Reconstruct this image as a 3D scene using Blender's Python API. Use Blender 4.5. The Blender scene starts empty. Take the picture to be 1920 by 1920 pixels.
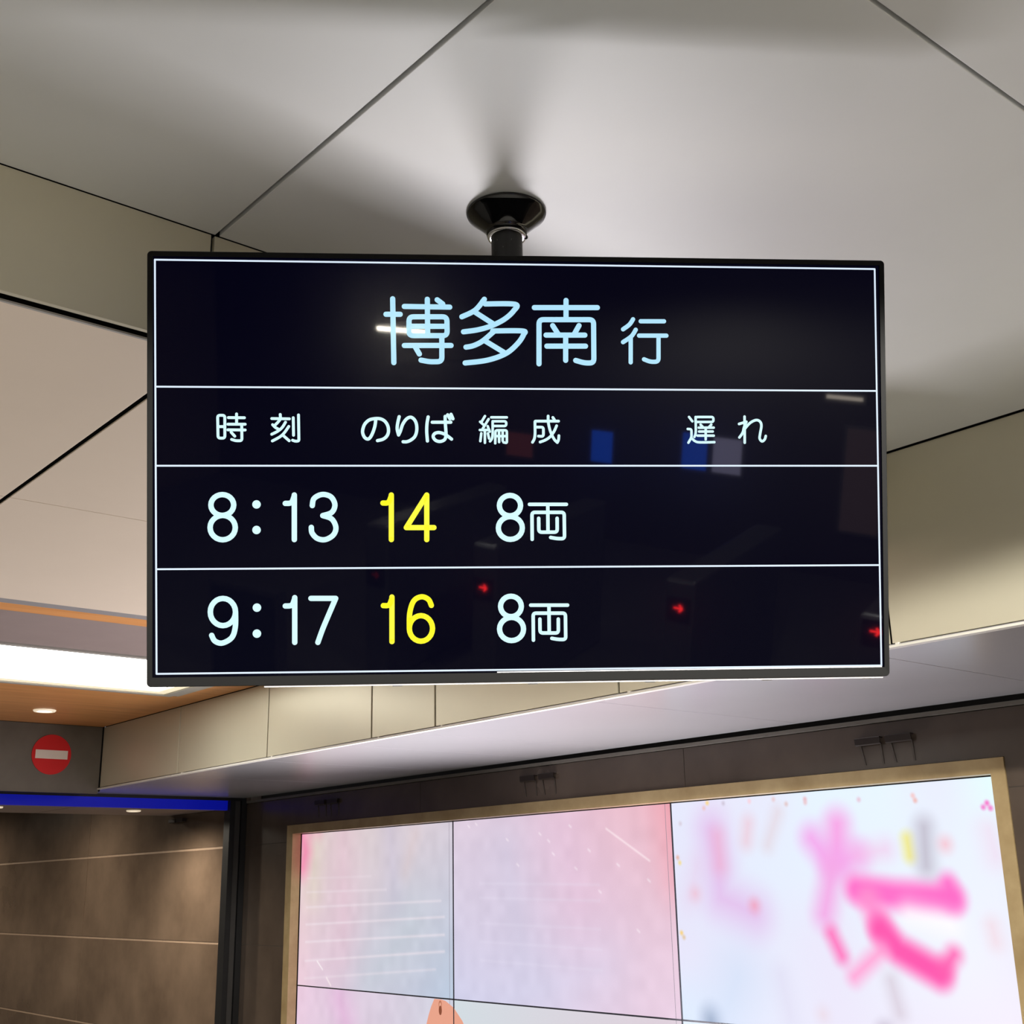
import bpy, bmesh, math
import numpy as np
from mathutils import Vector, Matrix

# tunable levels
EXPO = 0.2
GLOW = 0.87
WORLD = 0.15
CEIL, CEIL_R, CEIL_IOR = (222, 223, 221), 0.5, 1.5
BEIGE = (212, 206, 184)
SOFF = (180, 178, 180)
TILE, TILE2 = (110, 93, 78), (82, 68, 56)
FLOOR = (104, 103, 100)
LBOX, DL, DL2, PIC, HALL, REFL, TV_IOR = 6.0, 20.0, 85.0, 0.87, 2.0, 11.0, 1.14
FILL_W = 100.0  # power of the added lamp that fills the ceiling with light
FILL_LEN = 2.2
SKIRT = 0.07
CEIL_M, BEIGE_R, BEIGE_M, SOFF_R, SOFF_M = 0.15, 0.36, 0.3, 0.26, 0.3
HALL_LIGHTS = [(1.5, -1.5, 0.6, 0.6, 'square ceiling light nearest behind the viewer'),
               (1.5, -4.5, 0.6, 0.6, 'square ceiling light left of the far pair'),
               (4.2, -1.5, 0.6, 0.6, 'square ceiling light near the ticket gates'),
               (4.2, -4.5, 0.6, 0.6, 'square ceiling light in the far corner'),
               (4.2, 1.6, 0.6, 0.6, 'square ceiling light above the gate nearest the video wall')]
SPOT_W = 500.0
SOFTEN = 1.7
SPOTS = [(1.3, 0.6, 1.75, 'hall downlight right of the departure screen'), (1.3, -2.5, 0.8, 'hall downlight behind the viewer'),
         (3.9, 0.6, 0.8, 'hall downlight above the ticket gates'), (3.9, -2.5, 0.5, 'hall downlight beyond the gates'),
         (-0.9, -3.2, 0.8, 'hall downlight left behind the viewer')]

# ------------------------------------------------------------------ camera, world, big lights, exposure
scene = bpy.context.scene
COL = scene.collection

CAM = Vector((0.0, 0.0, 1.95))
YAW, PITCH, ROLL = 0.87442509, 0.29339842, -0.01939072
fw = Vector((-math.sin(YAW) * math.cos(PITCH), math.cos(YAW) * math.cos(PITCH), math.sin(PITCH)))
rt = Vector((math.cos(YAW), math.sin(YAW), 0.0))
up = rt.cross(fw)
cr, sr = math.cos(ROLL), math.sin(ROLL)
rt, up = rt * cr + up * sr, up * cr - rt * sr
cam_data = bpy.data.cameras.new('camera')
cam_data.sensor_fit = 'HORIZONTAL'
cam_data.sensor_width = 36.0
cam_data.lens = 36.0 * 2323.628 / 1920.0
cam_data.clip_start = 0.05
cam = bpy.data.objects.new('camera', cam_data)
COL.objects.link(cam)
M = Matrix((rt, up, -fw)).transposed().to_4x4()
M.translation = CAM
cam.matrix_world = M
scene.camera = cam

scene.view_settings.view_transform = 'Standard'
scene.view_settings.look = 'None'
scene.view_settings.exposure = EXPO
scene.view_settings.gamma = 1.0
scene.view_settings.use_curve_mapping = False

world = bpy.data.worlds.new('world')
scene.world = world
world.use_nodes = True
world.node_tree.nodes['Background'].inputs[0].default_value = (0.75, 0.85, 1.0, 1)
world.node_tree.nodes['Background'].inputs[1].default_value = WORLD


def area_light(name, loc, size, power, color, target=None):
    ld = bpy.data.lights.new(name, 'AREA')
    ld.shape = 'RECTANGLE'
    ld.size, ld.size_y = size
    ld.energy = power
    ld.color = color
    o = bpy.data.objects.new(name, ld)
    o.location = loc
    if target is not None:
        o.rotation_euler = (Vector(target) - Vector(loc)).to_track_quat('-Z', 'Y').to_euler()
    COL.objects.link(o)
    return o

# ------------------------------------------------------------------ helpers
def lin(r, g, b):
    f = lambda c: c / 12.92 if c <= 0.04045 else ((c + 0.055) / 1.055) ** 2.4
    return (f(r / 255), f(g / 255), f(b / 255), 1.0)


def mat(name, color, rough=0.5, metal=0.0, ior=1.5, noise=0.0, scale=4.0, stretch=(1, 1, 1), color2=None,
        bump=0.0, rough_var=0.0, emit=None, strength=1.0, coat=0.0, coat_rough=0.1):
    m = bpy.data.materials.new(name)
    m.use_nodes = True
    nt = m.node_tree
    b = nt.nodes['Principled BSDF']
    b.inputs['Base Color'].default_value = color
    b.inputs['Roughness'].default_value = rough
    b.inputs['Metallic'].default_value = metal
    b.inputs['IOR'].default_value = ior
    b.inputs['Coat Weight'].default_value = coat
    b.inputs['Coat Roughness'].default_value = coat_rough
    if emit:
        b.inputs['Emission Color'].default_value = emit
        b.inputs['Emission Strength'].default_value = strength
    if noise > 0 or bump > 0 or rough_var > 0:
        geo = nt.nodes.new('ShaderNodeNewGeometry')
        mp = nt.nodes.new('ShaderNodeMapping')
        mp.inputs['Scale'].default_value = stretch
        nt.links.new(geo.outputs['Position'], mp.inputs['Vector'])
        n = nt.nodes.new('ShaderNodeTexNoise')
        n.inputs['Scale'].default_value = scale
        n.inputs['Detail'].default_value = 5
        n.inputs['Roughness'].default_value = 0.6
        nt.links.new(mp.outputs[0], n.inputs['Vector'])
        if noise > 0:
            r = nt.nodes.new('ShaderNodeValToRGB')
            r.color_ramp.elements[0].position = 0.3
            r.color_ramp.elements[1].position = 0.7
            c2 = color2 or tuple(c * (1 - noise) for c in color[:3]) + (1,)
            r.color_ramp.elements[0].color = c2
            r.color_ramp.elements[1].color = color
            nt.links.new(n.outputs['Fac'], r.inputs['Fac'])
            nt.links.new(r.outputs['Color'], b.inputs['Base Color'])
        if rough_var > 0:
            mr = nt.nodes.new('ShaderNodeMapRange')
            mr.inputs['To Min'].default_value = rough - rough_var
            mr.inputs['To Max'].default_value = rough + rough_var
            nt.links.new(n.outputs['Fac'], mr.inputs['Value'])
            nt.links.new(mr.outputs[0], b.inputs['Roughness'])
        if bump > 0:
            bp = nt.nodes.new('ShaderNodeBump')
            bp.inputs['Strength'].default_value = bump
            bp.inputs['Distance'].default_value = 0.002
            nt.links.new(n.outputs['Fac'], bp.inputs['Height'])
            nt.links.new(bp.outputs[0], b.inputs['Normal'])
    return m


def glow(name, color, strength=1.0):
    m = bpy.data.materials.new(name)
    m.use_nodes = True
    b = m.node_tree.nodes['Principled BSDF']
    b.inputs['Base Color'].default_value = (0.02, 0.02, 0.02, 1)
    b.inputs['Roughness'].default_value = 0.4
    b.inputs['Emission Color'].default_value = color
    b.inputs['Emission Strength'].default_value = strength * GLOW
    return m


def link(name, me, m, parent=None, kind=None):
    o = bpy.data.objects.new(name, me)
    if m is not None and not me.materials:
        me.materials.append(m)
    COL.objects.link(o)
    if parent is not None:
        o.parent = parent
    if kind:
        o['kind'] = kind
    return o


def tag(o, label, cat, group=None):
    o['label'] = label
    o['category'] = cat
    if group:
        o['group'] = group
    return o


def empty(name, loc=(0, 0, 0), kind=None):
    o = bpy.data.objects.new(name, None)
    o.location = loc
    o.empty_display_size = 0.1
    COL.objects.link(o)
    if kind:
        o['kind'] = kind
    return o


def bm_box(bm, x0, x1, y0, y1, z0, z1, bev=0.0):
    r = bmesh.ops.create_cube(bm, size=1)
    vs = r['verts']
    for v in vs:
        v.co.x = x0 if v.co.x < 0 else x1
        v.co.y = y0 if v.co.y < 0 else y1
        v.co.z = z0 if v.co.z < 0 else z1
    if bev > 0:
        es = list({e for v in vs for e in v.link_edges})
        bmesh.ops.bevel(bm, geom=es, offset=bev, segments=2, affect='EDGES', profile=0.5)


def box(name, m, x0, x1, y0, y1, z0, z1, parent=None, bev=0.0, kind=None):
    bm = bmesh.new()
    off = parent.location if parent is not None else Vector((0, 0, 0))
    bm_box(bm, x0, x1, y0, y1, z0, z1, bev)
    bmesh.ops.translate(bm, verts=bm.verts, vec=-off)
    me = bpy.data.meshes.new(name)
    bm.to_mesh(me)
    bm.free()
    return link(name, me, m, parent, kind)


def mesh_of(name, bm, m, parent=None, smooth=False, kind=None):
    me = bpy.data.meshes.new(name)
    bm.normal_update()
    bm.to_mesh(me)
    bm.free()
    if smooth:
        for p in me.polygons:
            p.use_smooth = True
    return link(name, me, m, parent, kind)


def lathe(bm, prof, center, segs=48):
    rings = []
    for r, z in prof:
        rings.append([bm.verts.new((center[0] + r * math.cos(2 * math.pi * i / segs),
                                    center[1] + r * math.sin(2 * math.pi * i / segs), center[2] + z))
                      for i in range(segs)])
    for a, b in zip(rings, rings[1:]):
        for i in range(segs):
            j = (i + 1) % segs
            bm.faces.new((a[i], a[j], b[j], b[i]))
    return rings


# ------------------------------------------------------------------ materials
M_ceil = mat('satin_ceiling_panel', lin(*CEIL), rough=CEIL_R, metal=CEIL_M, noise=0.03, scale=3, ior=CEIL_IOR)
M_ceilb = mat('warm_ceiling_panel', lin(238, 222, 202), rough=0.42, metal=0.1, noise=0.03, scale=3)
M_beige = mat('beige_metal_panel', lin(*BEIGE), rough=BEIGE_R, metal=BEIGE_M, noise=0.04, scale=2.5, ior=1.5)
M_soffit = mat('satin_soffit_panel', lin(*SOFF), rough=SOFF_R, metal=SOFF_M, noise=0.03, scale=3, ior=1.6)
M_void = mat('dark_joint_void', lin(14, 13, 12), rough=0.9, noise=0.2)
M_grout = mat('tan_tile_joint', lin(150, 128, 108), rough=0.6, noise=0.15, scale=20)
M_darkjoint = mat('dark_tile_joint', lin(62, 54, 46), rough=0.8, noise=0.2, scale=20)
M_strip = mat('light_edge_strip', lin(225, 222, 212), rough=0.4, noise=0.06, scale=30)
M_tilec = mat('polished_brown_stone_corridor', lin(*TILE), rough=0.24, noise=0.4, scale=1.5,
              color2=lin(*TILE2), rough_var=0.07, ior=1.5)
M_tile = mat('polished_brown_stone_shaded', lin(88, 76, 66), rough=0.25, noise=0.4, scale=1.3, stretch=(1, 1, 0.8),
             color2=lin(58, 49, 42), rough_var=0.07, ior=1.5)  # same stone as the corridor, shade under the soffit put into its colour
M_header = mat('dark_grey_header_panel', lin(108, 103, 95), rough=0.4, noise=0.25, scale=3, color2=lin(90, 85, 77))
M_wood = mat('warm_wood_veneer', lin(226, 160, 96), rough=0.4, noise=0.3, scale=3.2, stretch=(7, 0.5, 7),
             color2=lin(204, 136, 76))
M_mauve = mat('mauve_grey_panel', lin(150, 134, 130), rough=0.45, noise=0.08, scale=6)
M_tan = mat('champagne_metal_frame', lin(188, 166, 124), rough=0.34, metal=0.35, noise=0.14, scale=5,
            color2=lin(160, 136, 96))
M_blackm = mat('black_metal', lin(26, 26, 27), rough=0.35, noise=0.2, scale=8)
M_greym = mat('grey_metal_channel', lin(78, 76, 74), rough=0.35, metal=0.5, noise=0.1, scale=8)
M_cream = mat('cream_frame', lin(240, 232, 205), rough=0.5, noise=0.05, scale=10)
M_gframe = mat('grey_light_frame', lin(175, 172, 165), rough=0.4, noise=0.1, scale=40)
M_blue = mat('deep_blue_band', lin(8, 22, 190), rough=0.3, noise=0.08, scale=12, emit=lin(0, 20, 190), strength=0.25)
M_red = mat('sign_red', lin(214, 12, 22), rough=0.45, noise=0.04, scale=10)
M_white = mat('sign_white', lin(235, 225, 215), rough=0.5, noise=0.04, scale=10)
M_bezel = mat('dark_bezel_plastic', lin(7, 7, 7), rough=0.55, noise=0.15, scale=40, ior=1.25)
M_cover = mat('light_grey_rear_cover', lin(190, 188, 190), rough=0.45, noise=0.05, scale=20)
M_gloss = mat('gloss_black_flange', lin(8, 8, 9), rough=0.09, noise=0.2, scale=20, ior=1.55)
M_pole = mat('scuffed_black_pole', lin(14, 14, 15), rough=0.36, noise=0.5, scale=60, color2=lin(7, 7, 8),
             rough_var=0.15)
M_chrome = mat('chrome_collar', lin(215, 215, 212), rough=0.15, metal=1.0, noise=0.05, scale=30)
M_floor = mat('grey_stone_floor', lin(*FLOOR), rough=0.65, noise=0.12, scale=2)
M_hall = mat('hall_wall', lin(120, 110, 98), rough=0.5, noise=0.1, scale=1.5)
M_hdark = mat('dark_hall_wall', lin(58, 52, 48), rough=0.5, noise=0.1, scale=1.5)
M_steel = mat('brushed_steel', lin(150, 152, 155), rough=0.35, metal=0.8, noise=0.1, scale=20)
M_lamp = glow('lamp_lens', lin(255, 244, 225), 6.0)
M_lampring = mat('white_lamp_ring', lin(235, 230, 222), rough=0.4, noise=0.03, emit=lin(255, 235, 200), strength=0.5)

# ------------------------------------------------------------------ main ceiling (z = 3.14) and its panels
ZA, ZB, ZC, ZS = 3.14, 2.910, 2.9545, 2.572
XL, YF, YW, XP = -1.958, 3.032, 4.215, -7.659


def split(vals, gap):
    return [(a + gap / 2, b - gap / 2) for a, b in zip(vals, vals[1:])]


def slab_ceiling(name, z, xs, ys, gx, gy, m, slab_top=0.16, t=0.014, piece='ceiling_panel', lift=0.018):
    base = box(name, M_void, xs[0], xs[-1], ys[0], ys[-1], z + lift, z + slab_top, kind='structure')
    for x0, x1 in split(xs, gx):
        for y0, y1 in split(ys, gy):
            box(piece, m, x0, x1, y0, y1, z, z + t, base, bev=0.0012)
    return base


ceiling_a = slab_ceiling('ceiling', ZA, [XL - 0.003, -0.793, 0.372, 1.537, 2.702, 3.867, 5.032, 7.0],
                         [-7.5, -5.408, -3.298, -1.188, 0.922, YF - 0.004], 0.007, 0.0085, M_ceil)
# pale lining inside one joint lip (seen as the light edge beside the dark joint)
ceiling_b = slab_ceiling('ceiling', ZB, [-4.222, -3.086, XL - 0.036], [-7.5, -5.408, -3.298, -1.188, 0.928, YF - 0.004],
                         0.003, 0.013, M_ceilb, slab_top=0.1, t=0.004, lift=0.022)
box('edge_lip', M_gframe, XL - 0.042, XL - 0.036, -7.5, YF - 0.01, ZB - 0.0006, ZB + 0.003, ceiling_b)

# step down from the main ceiling to the lower one on the left
trim_step = box('trim_1', M_void, XL - 0.10, XL - 0.014, -7.5, YF - 0.004, ZB + 0.05, ZA + 0.15, kind='structure')
for y0, y1 in split([-7.5, -5.408, -3.298, -1.188, 0.914, YF - 0.006], 0.007):
    box('fascia_panel', M_beige, XL - 0.012, XL, y0, y1, ZB, ZA - 0.0015, trim_step, bev=0.001)

# wood veneer ceiling with a large recessed light box
WX0, WX1 = XP, -4.25
LX0, LX1, LY0, LY1 = -6.235, -5.268, -1.6, 2.80     # opening of the light box
ceiling_c = box('ceiling', M_void, WX0 - 0.5, -4.24, -7.5, YF - 0.002, ZC + 0.06, ZC + 0.16, kind='structure')
box('pale_strip', M_soffit, -4.478, -4.26, -7.5, YF - 0.004, ZC - 0.001, ZC + 0.011, ceiling_c)
for (x0, x1, y0, y1) in [(-4.603, -4.48, -7.5, YF - 0.004), (WX0, LX0 - 0.012, -7.5, YF - 0.004),
                         (LX0 - 0.012, -4.603, LY1 + 0.055, YF - 0.004), (LX0 - 0.012, -4.603, -7.5, -1.64)]:
    box('wood_panel', M_wood, x0, x1, y0, y1, ZC, ZC + 0.012, ceiling_c)
box('grey_panel', M_mauve, LX1 + 0.037, -4.609, -1.63, LY1 + 0.05, ZC + 0.004, ZC + 0.016, ceiling_c)

lb = empty('light_box', ((LX0 + LX1) / 2, 0.6, ZC))
tag(lb, 'large rectangular luminous white ceiling light set into the wood ceiling', 'ceiling light')
box('diffuser', glow('light_box_diffuser', lin(255, 252, 244), LBOX), LX0 + 0.10, LX1 + 0.002, LY0, LY1 - 0.095, ZC + 0.012,
    ZC + 0.018, lb)
bm = bmesh.new()
bm_box(bm, LX0 + 0.03, LX0 + 0.095, LY0, LY1 - 0.03, ZC + 0.002, ZC + 0.012)
bm_box(bm, LX0 + 0.095, LX1 + 0.002, LY1 - 0.09, LY1 - 0.03, ZC + 0.002, ZC + 0.012)
bmesh.ops.translate(bm, verts=bm.verts, vec=-lb.location)
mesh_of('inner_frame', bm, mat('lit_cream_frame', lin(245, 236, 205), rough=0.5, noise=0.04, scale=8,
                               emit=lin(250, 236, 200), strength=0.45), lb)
bm = bmesh.new()
bm_box(bm, LX0 - 0.01, LX0 + 0.028, LY0, LY1 + 0.02, ZC - 0.004, ZC + 0.012)
bm_box(bm, LX0 + 0.028, LX1 + 0.002, LY1 - 0.028, LY1 + 0.05, ZC - 0.004, ZC + 0.012)
bm_box(bm, LX1 + 0.002, LX1 + 0.035, LY0, LY1 + 0.02, ZC - 0.004, ZC + 0.014)
bmesh.ops.translate(bm, verts=bm.verts, vec=-lb.location)
mesh_of('outer_frame', bm, M_gframe, lb)


def downlight(x, y, z, label, r=0.055, power=0.0, warm=(1, 0.9, 0.75), cone=110):
    t = empty('downlight', (x, y, z))
    tag(t, label, 'downlight')
    bm = bmesh.new()
    lathe(bm, [(r, 0.004), (r, -0.004), (r * 0.93, -0.009), (r * 0.72, -0.010), (r * 0.66, -0.004), (r * 0.66, 0.004)],
          (0, 0, 0), 32)
    mesh_of('trim_ring', bm, M_lampring, t, smooth=True)
    bm = bmesh.new()
    rr = lathe(bm, [(r * 0.66, -0.003), (r * 0.4, -0.006), (0.001, -0.007)], (0, 0, 0), 32)
    bm.faces.new(rr[-1])
    mesh_of('lens', bm, M_lamp, t, smooth=True)
    if power > 0:
        ld = bpy.data.lights.new('downlight_beam', 'SPOT')
        ld.energy = power
        ld.color = warm
        ld.spot_size = math.radians(cone)
        ld.spot_blend = 0.8
        ld.shadow_soft_size = r * 0.6
        o = bpy.data.objects.new('downlight_beam', ld)
        o.location = (0, 0, -0.02)
        COL.objects.link(o)
        o.parent = t
    return t


downlight(-7.10, 2.46, ZC, 'small round white downlight in the wood ceiling above the no entry sign', 0.062, power=DL)

# ------------------------------------------------------------------ beige bulkhead with panels, edge strips and soffit
trim_b = empty('trim_2', (0, YF, ZS), kind='structure')
box('backing', M_void, XP - 0.01, 7.0, YF + 0.016, YF + 0.06, ZS + 0.012, ZA + 0.15, trim_b)
FX = [XP, -6.56, -5.552, -4.618, -4.145, -3.069, -1.973, -0.88, 0.21, 1.30, 2.4, 3.5, 4.6, 5.7, 7.0]
for i, (a, b) in enumerate(zip(FX, FX[1:])):
    g = 0.005 if i < 1 else 0.0055
    z1 = ZA - 0.003 if a > -2.1 else ZC - 0.003
    if a < -6.5:
        g = 0.0048
    x0 = a + g
    if a < -7.6:
        x0 = a + 0.008
    box('bulkhead_panel', M_beige, x0, b - g, YF, YF + 0.012, ZS + 0.013, z1, trim_b, bev=0.0012)
SX = [-8.07, -6.60, -5.62, -4.66, -4.24, -3.15, -2.00, -0.90, 0.2, 1.3, 2.4, 3.5, 4.6, 5.7, 7.0]
for a, b in zip(SX, SX[1:]):
    box('edge_strip', M_strip, a + 0.002, b - 0.002, YF - 0.014, YF + 0.012, ZS - 0.001, ZS + 0.0055, trim_b)
for x in (-6.50, -5.50, -4.56, -4.10, -3.02, -1.955, -0.85):
    box('joint_clip', M_strip, x, x + 0.01, YF - 0.006, YF + 0.008, ZS + 0.005, ZS + 0.013, trim_b)

soffit = box('ceiling', M_void, -8.07, 7.0, YF + 0.062, YW - 0.02, ZS + 0.016, ZS + 0.06, kind='structure')
for x0, x1 in split([-8.07, -6.61, -5.62, -4.82, -4.30, -3.20, -2.07, -0.97, 0.2, 1.3, 2.4, 3.5, 4.6, 5.7, 7.0], 0.0028):
    box('soffit_panel', M_soffit, x0, x1, YF - 0.004, YW - 0.014, ZS, ZS + 0.01, soffit, bev=0.0008)

# ------------------------------------------------------------------ stone tile wall on the right with the video wall opening
wall = box('wall_right', M_darkjoint, -7.975, 7.0, YW + 0.11, YW + 0.16, 0.0, ZS + 0.05, kind='structure')
OP = (-7.398, -2.332, 0.38, 2.362)          # opening that the display frame fills


def clip_rects(r, h):
    x0, x1, z0, z1 = r
    a0, a1, b0, b1 = h
    if x1 <= a0 or x0 >= a1 or z1 <= b0 or z0 >= b1:
        return [r]
    out = []
    if x0 < a0:
        out.append((x0, a0, z0, z1))
    if x1 > a1:
        out.append((a1, x1, z0, z1))
    m0, m1 = max(x0, a0), min(x1, a1)
    if z0 < b0:
        out.append((m0, m1, z0, b0))
    if z1 > b1:
        out.append((m0, m1, b1, z1))
    return out


def wall_tiles(xs, zs, gap, y0, y1, parent, hole=None):
    for a, b in split(xs, gap):
        for c, d in split(zs, gap):
            rects = clip_rects((a, b, c, d), hole) if hole else [(a, b, c, d)]
            if not rects:
                continue
            bm = bmesh.new()
            for r in rects:
                bm_box(bm, r[0], r[1], y0, y1, r[2], r[3])
            mesh_of('stone_tile', bm, M_tile, parent)


bmj = bmesh.new()
for r in clip_rects((-7.975, 7.0, 0.0, 2.534), (OP[0], OP[1], OP[2], OP[3])):
    bm_box(bmj, r[0], r[1], YW + 0.0015, YW + 0.11, r[2], r[3])
mesh_of('joint_bed', bmj, M_darkjoint, wall)
wall_tiles([-7.975, -5.905, -3.868, -1.83, 0.21, 2.25, 4.29, 7.0], [0.0, 0.30, 0.955, 1.61, 2.2535, 2.534], 0.0035,
           YW, YW + 0.09, wall, OP)
box('top_trim', M_header, -7.96, 7.0, YW - 0.012, YW + 0.02, 2.5355, 2.552, wall, bev=0.001)

# ------------------------------------------------------------------ corridor beyond the portal
cor = box('wall_corridor', M_grout, -16.0, -7.985, YW + 0.004, YW + 0.12, 0.0, 2.95, kind='structure')
for a, b in split([-16.0, -13.55, -10.77, -7.97], 0.012):
    for c, d in split([0.0, 0.30, 0.955, 1.61, 2.2525, 2.93], 0.016):
        box('stone_tile', M_tilec, a, b, YW, YW + 0.03, c, d, cor)
cc = box('ceiling', M_void, -9.2, -8.07, -4.0, YW - 0.01, 2.53, 2.62, kind='structure')
box('ceiling_panel', M_mauve, -9.2, -8.20, -4.0, 3.18, 2.516, 2.529, cc)
box('ceiling_panel', M_mauve, -9.2, -8.20, 3.19, YW - 0.006, 2.516, 2.529, cc)
box('ceiling', M_mauve, -16.0, -9.2, -4.0, YW - 0.01, 2.92, 3.0, kind='structure')
box('wall_back', M_tile, -16.2, -16.0, -4.0, YW, 0, 3.0, kind='structure')
box('wall_inner', M_tile, -16.0, -8.1, -4.2, -4.0, 0, 3.0, kind='structure')
downlight(-8.66, 3.69, 2.516, 'small bright corridor downlight right of the one at the picture edge', 0.05, power=DL2, cone=168)
downlight(-8.62, 2.72, 2.516, 'small bright corridor downlight cut by the left picture edge', 0.05, power=DL2, cone=168)
for (x, y) in [(-10.4, 3.2), (-12.2, 2.2), (-13.6, 3.2)]:
    downlight(x, y, 2.92, 'round downlight in the raised corridor ceiling %s' % (
        'nearest the portal' if x > -11 else ('in the middle' if x > -13 else 'furthest in')), 0.06, power=DL2 * 1.3, cone=172)

# portal header with the sign, blue band, jamb post
hdr = box('wall_left', M_void, XP - 0.30, XP - 0.012, -7.5, YF + 0.01, 2.56, ZA, kind='structure')
for y0, y1 in [(-7.5, -2.2), (-2.194, 0.4), (0.406, YF - 0.006)]:
    box('header_panel', M_header, XP - 0.012, XP, y0, y1, 2.549, ZC - 0.002, hdr, bev=0.001)
box('lower_lip', M_header, XP - 0.012, XP + 0.004, -7.5, YF - 0.012, 2.545, 2.551, hdr)

band = box('blue_band', M_blue, -8.02, -7.985, -4.0, 4.075, 2.488, 2.552)
tag(band, 'long deep blue band under the dark portal header, left below the no entry sign', 'sign band')
box('trim_3', M_blackm, -8.07, -7.985, -4.0, YW, 2.552, ZS - 0.001, kind='structure')
jamb = empty('door_1', (-7.97, 4.15, 0), kind='structure')
bm = bmesh.new()
bm_box(bm, -8.05, -7.965, 4.085, 4.122, 0, 2.553)
bm_box(bm, -8.05, -7.965, 4.172, 4.213, 0, 2.553)
bm_box(bm, -8.05, -7.985, 4.122, 4.172, 0, 2.553)
bmesh.ops.translate(bm, verts=bm.verts, vec=-jamb.location)
mesh_of('jamb_post', bm, M_blackm, jamb)
box('jamb_channel', M_greym, -7.985, -7.975, 4.128, 4.166, 0, 2.55, jamb)

# no entry sign
sign = empty('no_entry_sign', (XP, 2.718, 2.769))
tag(sign, 'round red no entry sign with white bar on the dark header panel', 'sign')


def disc_x(bm, r, x0, x1, segs=64):
    a = [bm.verts.new((x0, r * math.cos(2 * math.pi * i / segs), r * math.sin(2 * math.pi * i / segs))) for i in range(segs)]
    b = [bm.verts.new((x1, v.co.y, v.co.z)) for v in a]
    bm.faces.new(b)
    for i in range(segs):
        j = (i + 1) % segs
        bm.faces.new((a[i], a[j], b[j], b[i]))


bm = bmesh.new()
disc_x(bm, 0.1195, 0.0, 0.006)
mesh_of('red_disc', bm, M_red, sign)
bm = bmesh.new()
bm_box(bm, 0.006, 0.0075, -0.098, 0.098, -0.026, 0.026)
mesh_of('white_bar', bm, M_white, sign)

# ------------------------------------------------------------------ video wall
YS = 4.279
VX = [-7.325, -5.681, -4.024, -2.380]
VZ = [2.303, 1.377, 0.451]
vw = empty('video_wall', (-4.85, YS, VZ[-1]))
tag(vw, 'large video wall of six screens with pink cherry blossom pictures in a champagne metal frame', 'video screen')


def picture_material(strength):
    m = bpy.data.materials.new('screen_picture')
    m.use_nodes = True
    nt = m.node_tree
    b = nt.nodes['Principled BSDF']
    a = nt.nodes.new('ShaderNodeVertexColor')
    a.layer_name = 'picture'
    nt.links.new(a.outputs['Color'], b.inputs['Emission Color'])
    b.inputs['Emission Strength'].default_value = strength
    b.inputs['Base Color'].default_value = (0.01, 0.01, 0.01, 1)
    b.inputs['Roughness'].default_value = 0.25
    b.inputs['IOR'].default_value = 1.35
    return m


M_pic = picture_material(PIC)
RNG = np.random.default_rng(5)
ASP = 1.78


def smooth_noise(U, V, n, seed):
    r = np.random.default_rng(seed)
    g = r.random((n + 2, n * 2 + 2))
    x, y = U * 2 * n * 0.999, V * n * 0.999
    i, j = x.astype(int), y.astype(int)
    fx, fy = x - i, y - j
    fx, fy = fx * fx * (3 - 2 * fx), fy * fy * (3 - 2 * fy)
    return (g[j, i] * (1 - fx) + g[j, i + 1] * fx) * (1 - fy) + (g[j + 1, i] * (1 - fx) + g[j + 1, i + 1] * fx) * fy


def seg_mask(U, V, pts, r, soft):
    """soft stroke through pts (u, v); r and soft in fractions of the tile height"""
    soft = soft * (SOFTEN if soft > 0.0125 else 1.0)
    best = np.full(U.shape, 9.0)
    if len(pts) == 1:
        pts = pts * 2
    for (ax, ay), (bx, by) in zip(pts, pts[1:]):
        ax, bx = ax * ASP, bx * ASP
        dx, dy = bx - ax, by - ay
        L = dx * dx + dy * dy + 1e-9
        t = np.clip(((U * ASP - ax) * dx + (V - ay) * dy) / L, 0, 1)
        best = np.minimum(best, np.hypot(U * ASP - ax - t * dx, V - ay - t * dy))
    k = np.clip((r + soft - best) / (2 * soft), 0, 1)
    return (k * k * (3 - 2 * k))[..., None]


def rgb(*c):
    return np.array(c, float)


def blend(I, m, c, a=1.0):
    return I * (1 - m * a) + rgb(*c) * m * a


def corners(U, V, tl, tr, bl, br):
    U3, V3 = U[..., None], V[..., None]
    return (rgb(*tl) * (1 - U3) + rgb(*tr) * U3) * (1 - V3) + (rgb(*bl) * (1 - U3) + rgb(*br) * U3) * V3


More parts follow.
